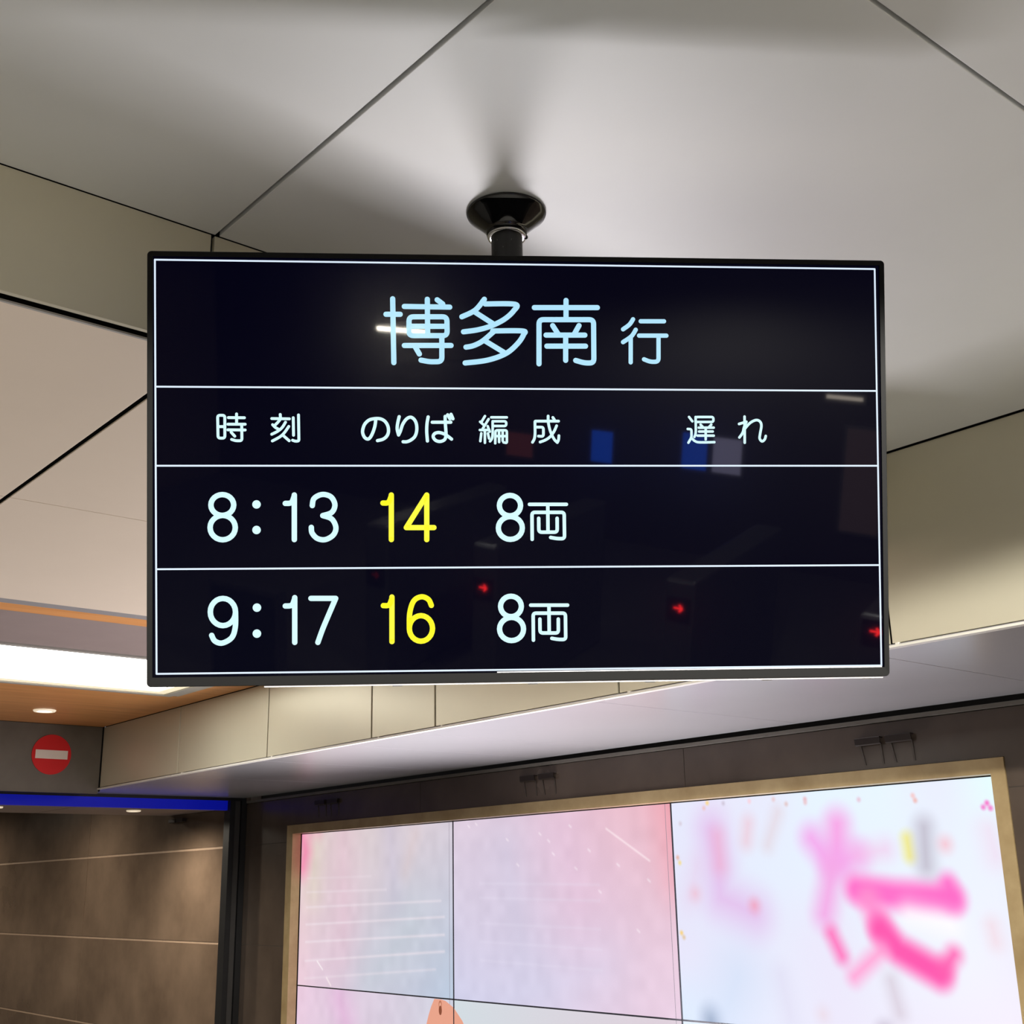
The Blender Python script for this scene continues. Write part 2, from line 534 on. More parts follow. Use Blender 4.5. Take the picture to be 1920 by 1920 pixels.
def pic_left(U, V):
    I = corners(U, V, (226, 208, 204), (216, 206, 218), (236, 204, 220), (186, 202, 222))
    I = blend(I, seg_mask(U, V, [(0.30, 0.0), (0.33, 0.8)], 0.10, 0.16), (232, 192, 210), 0.6)
    I = blend(I, seg_mask(U, V, [(0.62, 0.0), (0.66, 0.45)], 0.06, 0.10), (200, 192, 214), 0.6)
    I = blend(I, seg_mask(U, V, [(0.78, 0.05), (0.72, 0.28)], 0.04, 0.05), (226, 206, 208), 0.6)
    I = blend(I, seg_mask(U, V, [(0.75, 0.6), (0.5, 0.95)], 0.16, 0.2), (196, 208, 218), 0.7)
    I = blend(I, seg_mask(U, V, [(0.10, 0.12), (0.10, 0.4)], 0.05, 0.10), (224, 212, 196), 0.8)
    I = blend(I, seg_mask(U, V, [(0.0, 0.0), (0.03, 0.12), (0.01, 0.22)], 0.05, 0.07), (250, 136, 178), 1.0)
    I = blend(I, seg_mask(U, V, [(0.03, 0.0), (0.13, 0.0)], 0.02, 0.05), (244, 170, 190), 0.7)
    for v0, v1, u1, a in ((0.30, 0.30, 0.5, 0.3), (0.393, 0.385, 0.6, 0.45), (0.493, 0.455, 0.93, 0.6), (0.606, 0.547, 0.95, 0.7),
                          (0.72, 0.648, 0.95, 0.7), (0.842, 0.742, 0.95, 0.7), (0.955, 0.845, 0.9, 0.45)):
        I = blend(I, seg_mask(U, V, [(0.05, v0), (u1, v1)], 0.005, 0.010), (242, 230, 238), a)
    I = blend(I, seg_mask(U, V, [(0.14, 0.84), (0.18, 0.89)], 0.004, 0.007), (255, 250, 250), 0.9)
    I = blend(I, seg_mask(U, V, [(0.21, 0.94), (0.24, 0.985)], 0.005, 0.008), (255, 244, 242), 0.8)
    return I + (smooth_noise(U, V, 14, 1)[..., None] - 0.5) * 8


def pic_mid(U, V):
    I = corners(U, V, (226, 208, 224), (234, 184, 198), (208, 208, 234), (232, 208, 228))
    I = blend(I, seg_mask(U, V, [(0.28, 0.2), (0.35, 0.75)], 0.2, 0.3), (206, 204, 228), 0.7)
    I = blend(I, seg_mask(U, V, [(0.55, 0.1), (0.62, 0.5)], 0.14, 0.25), (230, 196, 222), 0.7)
    I = blend(I, seg_mask(U, V, [(1.0, 0.0), (1.03, 0.35)], 0.05, 0.13), (242, 148, 160), 0.8)
    I = blend(I, seg_mask(U, V, [(0.8, 0.9), (1.0, 1.0)], 0.2, 0.3), (234, 206, 226), 0.8)
    I = blend(I, seg_mask(U, V, [(0.2, 1.0), (0.7, 0.8)], 0.06, 0.2), (214, 214, 240), 0.6)
    I = blend(I, seg_mask(U, V, [(0.74, 0.10), (0.91, 0.27)], 0.004, 0.007), (252, 232, 238), 0.9)
    for u, v in [(0.08, .03), (.12, .02), (.28, .12), (.44, .1), (.48, .14), (.33, .26), (.5, .21), (.6, .29), (.66, .2), (.7, .41),
                 (.78, .28), (.58, .07), (.9, .36), (.85, .6)]:
        I = blend(I, seg_mask(U, V, [(u, v), (u + 0.008, v + 0.01)], 0.004, 0.007), (250, 238, 246), 0.7)
    for v0 in (0.36, 0.44, 0.58, 0.68, 0.78):
        I = blend(I, seg_mask(U, V, [(0.14, v0), (0.7, v0 + 0.02)], 0.004, 0.012), (232, 226, 244), 0.3)
    return I + (smooth_noise(U, V, 14, 2)[..., None] - 0.5) * 8


def pic_right(U, V):
    I = corners(U, V, (222, 232, 250), (226, 250, 255), (214, 228, 246), (250, 242, 252))
    n = smooth_noise(U, V, 3, 7)[..., None]
    I = I * (1 - 0.6 * n) + rgb(232, 222, 244) * 0.6 * n
    S = lambda pts, r, s, c, a=1.0: blend(I, seg_mask(U, V, pts, r, s), c, a)
    I = S([(0.14, 0.14), (0.155, 0.28), (0.16, 0.45), (0.27, 0.52)], 0.05, 0.09, (222, 178, 228), 1.0)
    I = S([(0.162, 0.17), (0.165, 0.3)], 0.02, 0.05, (234, 168, 202), 0.9)
    I = S([(0.05, 0.45), (0.08, 0.3)], 0.02, 0.07, (228, 190, 222), 0.5)
    I = S([(0.272, 0.485)], 0.015, 0.03, (238, 150, 176))
    I = S([(0.07, 0.43)], 0.015, 0.035, (236, 178, 196), 0.8)
    I = S([(0.27, 0.12), (0.26, 0.20)], 0.02, 0.04, (234, 190, 204), 0.8)
    I = S([(0.37, 0.08), (0.33, 0.22)], 0.015, 0.04, (222, 200, 206), 0.7)
    I = S([(0.55, 0.15), (0.54, 0.29)], 0.055, 0.045, (243, 160, 226))
    I = S([(0.47, 0.20), (0.52, 0.31), (0.60, 0.28)], 0.045, 0.045, (240, 162, 232), 1.0)
    I = S([(0.60, 0.28), (0.68, 0.26)], 0.02, 0.05, (240, 190, 228), 0.8)
    I = S([(0.525, 0.33), (0.49, 0.52)], 0.045, 0.045, (240, 164, 226), 1.0)
    I = S([(0.505, 0.60), (0.53, 0.69)], 0.026, 0.028, (252, 110, 184))
    I = S([(0.59, 0.42), (0.70, 0.445), (0.84, 0.46)], 0.056, 0.028, (255, 108, 198))
    I = S([(0.835, 0.40), (0.84, 0.48)], 0.028, 0.03, (255, 104, 196))
    I = S([(0.62, 0.46), (0.65, 0.58)], 0.05, 0.03, (255, 140, 204), 0.9)
    I = S([(0.645, 0.58), (0.69, 0.66), (0.79, 0.745)], 0.054, 0.028, (255, 84, 172))
    I = S([(0.80, 0.73), (0.83, 0.67)], 0.025, 0.03, (255, 90, 172))
    I = S([(0.645, 0.66), (0.56, 0.77)], 0.026, 0.03, (255, 148, 204), 0.9)
    I = S([(0.73, 0.52), (0.83, 0.56)], 0.03, 0.05, (255, 250, 253), 0.9)
    I = S([(0.742, 0.22), (0.745, 0.29)], 0.018, 0.025, (238, 228, 116))
    I = S([(0.79, 0.18), (0.785, 0.33)], 0.03, 0.04, (184, 178, 194), 0.95)
    I = S([(0.84, 0.25)], 0.018, 0.03, (244, 186, 200))
    I = S([(0.95, 0.2), (0.96, 0.3)], 0.02, 0.06, (240, 206, 230), 0.7)
    I = S([(0.93, 0.56), (0.935, 0.62)], 0.012, 0.04, (240, 206, 216), 0.8)
    I = S([(0.66, 0.78), (0.675, 0.9)], 0.014, 0.04, (206, 192, 206), 0.9)
    I = S([(0.10, 0.99)], 0.03, 0.05, (90, 110, 146), 0.9)
    I = S([(0.633, 0.985)], 0.02, 0.04, (150, 130, 150), 0.8)
    I = S([(0.34, 0.78), (0.36, 0.95)], 0.02, 0.06, (214, 208, 232), 0.6)
    I = S([(0.46, 0.93)], 0.015, 0.035, (230, 208, 218), 0.8)
    I = S([(0.2, 0.8), (0.15, 0.95)], 0.08, 0.14, (198, 216, 240), 0.7)
    for u, v, c in [(.133, .012, (250, 210, 120)), (.12, .035, (232, 190, 190)), (.19, .02, (200, 190, 210)),
                    (.28, .02, (244, 204, 216)), (.36, .02, (228, 196, 200)), (.46, .03, (228, 176, 186)),
                    (.46, .045, (230, 190, 196)), (.40, .045, (220, 190, 190)), (.62, .05, (226, 190, 206)),
                    (.77, .05, (240, 190, 190)), (.775, .07, (236, 176, 170)), (.03, .10, (210, 200, 214)),
                    (.013, .26, (226, 170, 150)), (.02, .285, (240, 214, 130)), (.012, .61, (244, 200, 100)),
                    (.02, .63, (220, 190, 150)), (.945, .115, (240, 110, 196)), (.955, .10, (245, 96, 190)),
                    (.962, .12, (245, 110, 196))]:
        I = S([(u, v)], 0.009, 0.010, c, 0.95)
    return I


def pic_low_left(U, V):
    I = corners(U, V, (238, 206, 228), (212, 214, 228), (226, 206, 226), (210, 212, 226))
    I = blend(I, seg_mask(U, V, [(0.3, 0.05), (0.35, 0.2)], 0.05, 0.12), (232, 176, 220), 0.8)
    return I + (smooth_noise(U, V, 14, 3)[..., None] - 0.5) * 10


def pic_low_mid(U, V):
    return corners(U, V, (214, 224, 230), (226, 210, 222), (210, 216, 226), (228, 208, 220))


def pic_low_right(U, V):
    I = corners(U, V, (220, 232, 246), (250, 242, 252), (226, 224, 240), (250, 226, 244))
    return blend(I, seg_mask(U, V, [(0.3, 0.5), (0.7, 0.6)], 0.1, 0.2), (250, 170, 210), 0.7)


def screen_tile(x0, x1, z0, z1, fn, nu, nv, bright):
    u = np.linspace(0, 1, nu + 1)
    v = np.linspace(0, 1, nv + 1)
    U, V = np.meshgrid(u, v)
    I = np.clip(fn(U, V), 0, 255) / 255.0
    L = np.where(I <= 0.04045, I / 12.92, ((I + 0.055) / 1.055) ** 2.4) * bright
    g = 0.004
    X = x0 + g + (x1 - x0 - 2 * g) * U
    Z = z0 - g * 0.6 - (z0 - z1 - 1.2 * g) * V
    co = np.stack([X - vw.location.x, np.zeros_like(X), Z - vw.location.z], -1).reshape(-1, 3)
    idx = np.arange((nu + 1) * (nv + 1)).reshape(nv + 1, nu + 1)
    F = np.stack([idx[:-1, :-1], idx[1:, :-1], idx[1:, 1:], idx[:-1, 1:]], -1).reshape(-1, 4)
    me = bpy.data.meshes.new('screen')
    me.vertices.add(len(co))
    me.vertices.foreach_set('co', co.ravel())
    me.loops.add(F.size)
    me.loops.foreach_set('vertex_index', F.ravel())
    me.polygons.add(len(F))
    me.polygons.foreach_set('loop_start', np.arange(0, F.size, 4))
    me.update(calc_edges=True)
    a = me.color_attributes.new('picture', 'FLOAT_COLOR', 'POINT')
    a.data.foreach_set('color', np.concatenate([L.reshape(-1, 3), np.ones((len(co), 1))], 1).astype(np.float32).ravel())
    me.validate()
    return link('screen', me, M_pic, vw)


scr = []
for i, fn in enumerate((pic_left, pic_mid, pic_right)):
    scr.append(screen_tile(VX[i], VX[i + 1], VZ[0], VZ[1], fn, 300, 168, (0.98, 0.99, 1.04)[i]))
for i, fn in enumerate((pic_low_left, pic_low_mid, pic_low_right)):
    scr.append(screen_tile(VX[i], VX[i + 1], VZ[1], VZ[2], fn, 96, 54, (0.95, 0.96, 1.04)[i]))
scr[2]['label'] = 'screen with soft hot pink brush strokes on pale lavender'
scr[1]['label'] = 'screen fading from lilac to coral pink'
scr[0]['label'] = 'screen with faint white stripes and pink corner'

off = -vw.location
M_seam = mat('screen_seam', lin(38, 38, 48), rough=0.5, noise=0.1)
box('housing', M_void, VX[0] - 0.03, VX[-1] + 0.03, YS + 0.004, YS + 0.045, VZ[-1] - 0.03, VZ[0] + 0.012, vw)
M_fine = glow('fine_bezel_line', lin(150, 140, 156), 0.8)
for i, x in enumerate(VX[1:3]):
    box('bezel_line', M_fine, x - 0.038, x - 0.0355, YS - 0.0009, YS - 0.0005, VZ[1] + 0.003, VZ[0] - 0.003, vw)
    box('bezel_line', M_fine, x - 0.038, x - 0.0355, YS - 0.0009, YS - 0.0005, VZ[2] + 0.003, VZ[1] - 0.003, vw)

# the peach shape cut by the seam between the lower left and lower middle screens
bm = bmesh.new()
W_ = VX[1] - VX[0]
H_ = VZ[0] - VZ[1]
pu = lambda u, v: (VX[0] + W_ * u, VZ[0] - H_ * v)
shape = [(0.893, 1.006), (0.875, 1.05), (0.86, 1.10), (0.846, 1.16), (0.83, 1.26), (0.82, 1.42), (0.83, 1.60), (0.90, 1.72),
         (1.0, 1.75), (1.10, 1.68), (1.13, 1.5), (1.11, 1.32), (1.075, 1.18), (1.045, 1.11), (1.00, 1.045), (0.955, 1.012), (0.93, 1.006)]
vs = [bm.verts.new((pu(u, v)[0] + off.x, -0.0012, pu(u, v)[1] + off.z)) for u, v in shape]
bm.faces.new(vs)
mesh_of('picture_shape', bm, glow('peach_picture', lin(236, 164, 138), 0.95), vw)
for cu, cv, ru, rv, c in ((0.926, 1.036, 0.009, 0.024, (196, 120, 90)), (0.926, 1.040, 0.0055, 0.017, (240, 172, 146)),
                          (0.927, 1.066, 0.0085, 0.026, (140, 70, 42))):
    bm = bmesh.new()
    vs = [bm.verts.new((pu(cu + ru * math.cos(a), 0)[0] + off.x, -0.0016 - (0.0004 if ru < 0.009 else 0) - (0.0002 if cv > 1.05 else 0),
                        pu(0, cv + rv * math.sin(a))[1] + off.z)) for a in np.linspace(0, 2 * math.pi, 25)[:-1]]
    bm.faces.new(vs)
    mesh_of('picture_dot', bm, glow('dot_picture', lin(*c), 0.9), vw)
for x in VX[1:3]:
    box('seam_line', M_seam, x - 0.0035, x + 0.0035, YS - 0.0028, YS + 0.003, VZ[2], VZ[0], vw)
for i in range(3):
    box('seam_line', M_seam, VX[i] + 0.001, VX[i + 1] - 0.001, YS - 0.0028, YS + 0.003, VZ[1] - 0.0035, VZ[1] + 0.0035, vw)

# frame round the video wall: face band, deep reveal, pale glazing bead
fo, fi, fy0, fy1 = (-7.396, -2.334, 0.385, 2.360), (-7.323, -2.389, 0.44, 2.305), YW - 0.006, YS - 0.008


def frame_mesh(outer, inner, y0, y1):
    bm = bmesh.new()
    (a0, a1, b0, b1), (c0, c1, d0, d1) = outer, inner
    O = [(a0, b0), (a1, b0), (a1, b1), (a0, b1)]
    I = [(c0, d0), (c1, d0), (c1, d1), (c0, d1)]
    rings = []
    for pts, y in ((O, y1), (O, y0), (I, y0), (I, y1)):
        rings.append([bm.verts.new((x + off.x, y + off.y, z + off.z)) for x, z in pts])
    for r, s in zip(rings, rings[1:] + rings[:1]):
        for i in range(4):
            j = (i + 1) % 4
            bm.faces.new((r[i], r[j], s[j], s[i]))
    bmesh.ops.recalc_face_normals(bm, faces=bm.faces)
    return bm


bm = frame_mesh(fo, fi, fy0, fy1)
mesh_of('frame', bm, M_tan, vw)
bm = frame_mesh((-7.352, -2.380, 0.430, 2.3165), (-7.349, -2.384, 0.434, 2.3085), YS - 0.008, YS + 0.02)
mesh_of('glazing_bead', bm, mat('pale_bead', lin(225, 215, 205), rough=0.4, noise=0.05), vw)


def bracket_pair(x, z, w, gap, label, dark=True):
    t = empty('wall_bracket', (x, YW, z))
    tag(t, label, 'bracket', 'bracket pairs above the video wall')
    for k in range(2):
        bx = k * (w + gap)
        bm = bmesh.new()
        vs = []
        for x in (bx, bx + w):          # bent plate: top flange, front face, small return lip
            prof = [(0.0, 0.010), (-0.020, 0.012), (-0.022, 0.010), (-0.020, -0.014), (-0.012, -0.018), (-0.010, -0.015),
                    (-0.016, -0.011), (-0.018, 0.007), (0.0, 0.006)]
            vs.append([bm.verts.new((x, py, pz)) for py, pz in prof])
        n = len(vs[0])
        for i in range(n):
            bm.faces.new((vs[0][i], vs[0][(i + 1) % n], vs[1][(i + 1) % n], vs[1][i]))
        bm.faces.new(vs[0])
        bm.faces.new(vs[1])
        bmesh.ops.recalc_face_normals(bm, faces=bm.faces)
        mesh_of('clip', bm, M_clip, t)
        for s, dx in ((0.010, 0.014), (w - 0.012, 0.003)):  # thin dark strips drawn for the shadow streaks below each clip
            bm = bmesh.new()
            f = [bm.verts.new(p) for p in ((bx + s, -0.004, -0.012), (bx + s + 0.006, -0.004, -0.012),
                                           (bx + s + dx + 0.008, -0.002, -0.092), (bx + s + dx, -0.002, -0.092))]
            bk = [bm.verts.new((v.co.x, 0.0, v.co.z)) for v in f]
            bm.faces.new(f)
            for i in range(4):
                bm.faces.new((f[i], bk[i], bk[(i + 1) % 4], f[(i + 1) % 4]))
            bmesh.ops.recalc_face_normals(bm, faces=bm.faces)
            mesh_of('shade_streak', bm, M_streak, t)
    return t


M_clip = mat('dark_bronze_clip', lin(52, 44, 40), rough=0.35, metal=0.3, noise=0.2, scale=30)
M_streak = mat('dull_grey_shade_streak', lin(74, 66, 58), rough=0.4, noise=0.2, scale=30)
bracket_pair(-2.940, 2.470, 0.115, 0.023, 'dark clip pair with shade streaks on the tiles above the right end of the display')
bracket_pair(-4.998, 2.482, 0.116, 0.030, 'dark clip pair with shade streaks on the tiles above the middle of the display')
bracket_pair(-7.035, 2.484, 0.118, 0.030, 'dark clip pair with shade streaks on the tiles above the left end of the display')
if True:
    t3 = empty('wall_bracket', (-9.15, YW, 2.46))
    tag(t3, 'small dark clip pair high on the corridor wall beyond the black post', 'bracket', 'bracket pairs above the video wall')
    for k in range(2):
        bm = bmesh.new()
        bm_box(bm, k * 0.13, k * 0.13 + 0.11, -0.035, 0.0, 0.0, 0.025, 0.002)
        mesh_of('clip', bm, M_clip, t3)

# ------------------------------------------------------------------ departure display
TVC = Vector((-1.48071264, 1.2699778, 2.61545918))
TR_ = Vector((0.57485331, 0.81820474, 0.00920238)).normalized()
TU_ = Vector((0.2125066, -0.16014419, 0.9639475))
TU_ = (TU_ - TR_ * TU_.dot(TR_)).normalized()
TN_ = TR_.cross(TU_)
tvm = Matrix((TR_, TU_, TN_)).transposed().to_4x4()
tvm.translation = TVC
tv = empty('departure_display')
tv.matrix_world = tvm
tag(tv, 'black framed departure screen hung from the ceiling with white and yellow train times', 'display')
# local axes: x right, y up, z toward the viewer; z = 0 is the glass
OUT = (-0.6163, 0.6163, -0.3538, 0.3536)
INN = (-0.6074, 0.6078, -0.3386, 0.3453)


def rrect(r, rad, n=6):
    x0, x1, y0, y1 = r
    pts = []
    for cx, cy, a in ((x1 - rad, y1 - rad, 0), (x0 + rad, y1 - rad, 90), (x0 + rad, y0 + rad, 180), (x1 - rad, y0 + rad, 270)):
        for i in range(n + 1):
            t = math.radians(a + 90 * i / n)
            pts.append((cx + rad * math.cos(t), cy + rad * math.sin(t)))
    return pts


def loft(bm, rings):
    R = [[bm.verts.new(p) for p in r] for r in rings]
    for a, b in zip(R, R[1:]):
        for i in range(len(a)):
            j = (i + 1) % len(a)
            bm.faces.new((a[i], a[j], b[j], b[i]))
    return R


bm = bmesh.new()
o1, o2, o3 = rrect(OUT, 0.007), rrect((OUT[0] + .001, OUT[1] - .001, OUT[2] + .001, OUT[3] - .001), 0.006), rrect(INN, 0.0008)
loft(bm, [[(x, y, -0.034) for x, y in o1], [(x, y, 0.003) for x, y in o1], [(x, y, 0.0045) for x, y in o2],
          [(x, y, 0.0035) for x, y in o3], [(x, y, -0.003) for x, y in o3]])
bmesh.ops.recalc_face_normals(bm, faces=bm.faces)
mesh_of('bezel', bm, M_bezel, tv)
bm = bmesh.new()
b1 = rrect((OUT[0] + .002, OUT[1] - .002, OUT[2] + .002, OUT[3] - .002), 0.006)
b2 = rrect((-0.50, 0.50, -0.27, 0.27), 0.02)
R = loft(bm, [[(x, y, -0.030) for x, y in b1], [(x, y, -0.046) for x, y in b1], [(x, y, -0.085) for x, y in b2]])
bm.faces.new(R[-1])
bmesh.ops.recalc_face_normals(bm, faces=bm.faces)
mesh_of('rear_cover', bm, M_blackm, tv)
bm = bmesh.new()
bm_box(bm, -0.43, 0.606, OUT[2] - 0.0035, OUT[2] + 0.001, -0.030, 0.0005, 0.0008)
for x in (-0.214, 0.010, 0.207, 0.407, 0.58):
    bm_box(bm, x - 0.008, x + 0.008, OUT[2] - 0.0055, OUT[2] - 0.002, -0.02, -0.004)
mesh_of('bottom_rail', bm, M_cover, tv)
bm = bmesh.new()
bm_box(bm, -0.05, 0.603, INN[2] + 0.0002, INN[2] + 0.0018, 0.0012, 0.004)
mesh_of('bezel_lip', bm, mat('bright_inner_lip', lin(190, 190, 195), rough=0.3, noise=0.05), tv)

M_panel = bpy.data.materials.new('glossy_dark_screen')
M_panel.use_nodes = True
pb = M_panel.node_tree.nodes['Principled BSDF']
pb.inputs['Base Color'].default_value = (0.0002, 0.0002, 0.0003, 1)
pb.inputs['Roughness'].default_value = 0.17
pb.inputs['Coat Weight'].default_value = 1.0
pb.inputs['Coat Roughness'].default_value = 0.025
pb.inputs['Coat IOR'].default_value = 1.2
pb.inputs['IOR'].default_value = TV_IOR
pb.inputs['Emission Color'].default_value = lin(1, 1, 18)
pb.inputs['Emission Strength'].default_value = 0.8
bm = bmesh.new()
bm_box(bm, INN[0] - .002, INN[1] + .002, INN[2] - .002, INN[3] + .002, -0.004, 0.0)
screen = mesh_of('screen', bm, M_panel, tv)

COLS = {'title': glow('title_blue', lin(176, 228, 252), 1.0), 'white': glow('text_white', lin(212, 250, 255), 1.0),
        'yellow': glow('text_yellow', lin(250, 246, 0), 1.0), 'rule': glow('rule_white', lin(222, 238, 255), 1.0)}
for mm in COLS.values():
    mm.node_tree.nodes['Principled BSDF'].inputs['IOR'].default_value = TV_IOR
    mm.node_tree.nodes['Principled BSDF'].inputs['Roughness'].default_value = 0.1


def smooth_pts(P, n=7):
    P = [P[0]] + list(P) + [P[-1]]
    out = []
    for i in range(1, len(P) - 2):
        p0, p1, p2, p3 = P[i - 1], P[i], P[i + 1], P[i + 2]
        for k in range(n):
            t = k / n
            out.append(tuple(0.5 * (2 * b + (c - a) * t + (2 * a - 5 * b + 4 * c - d) * t * t + (3 * b - a - 3 * c + d) * t ** 3)
                             for a, b, c, d in zip(p0, p1, p2, p3)))
    out.append(P[-1])
    return out


def round_pts(P, rad):
    closed = math.dist(P[0], P[-1]) < 0.3
    Q = list(P[:-1]) if closed else list(P)
    out = []
    n = len(Q)
    for i in range(n):
        if not closed and i in (0, n - 1):
            out.append(Q[i])
            continue
        a, b, c = Q[i - 1], Q[i], Q[(i + 1) % n]
        la, lc = math.dist(a, b), math.dist(b, c)
        r = min(rad, la * 0.45, lc * 0.45)
        p = tuple(b[k] + (a[k] - b[k]) * r / la for k in (0, 1))
        q = tuple(b[k] + (c[k] - b[k]) * r / lc for k in (0, 1))
        for j in range(6):
            t = j / 5
            out.append(tuple((1 - t) ** 2 * p[k] + 2 * t * (1 - t) * b[k] + t * t * q[k] for k in (0, 1)))
    if closed:
        out.append(out[0])
    return out


def stroke(bm, P, hw, z):
    """flat rounded stroke; each piece sits a hair higher so nothing fights"""
    for a, b in zip(P, P[1:]):
        d = math.dist(a, b)
        if d < 1e-4:
            continue
        nx, ny = -(b[1] - a[1]) / d * hw, (b[0] - a[0]) / d * hw
        f = bm.faces.new([bm.verts.new((p[0] / 1000, p[1] / 1000, z)) for p in
                          ((a[0] - nx, a[1] - ny), (b[0] - nx, b[1] - ny), (b[0] + nx, b[1] + ny), (a[0] + nx, a[1] + ny))])
    for p in P:
        bm.faces.new([bm.verts.new(((p[0] + hw * math.cos(i * math.pi / 10)) / 1000,
                                    (p[1] + hw * math.sin(i * math.pi / 10)) / 1000, z)) for i in range(20)])


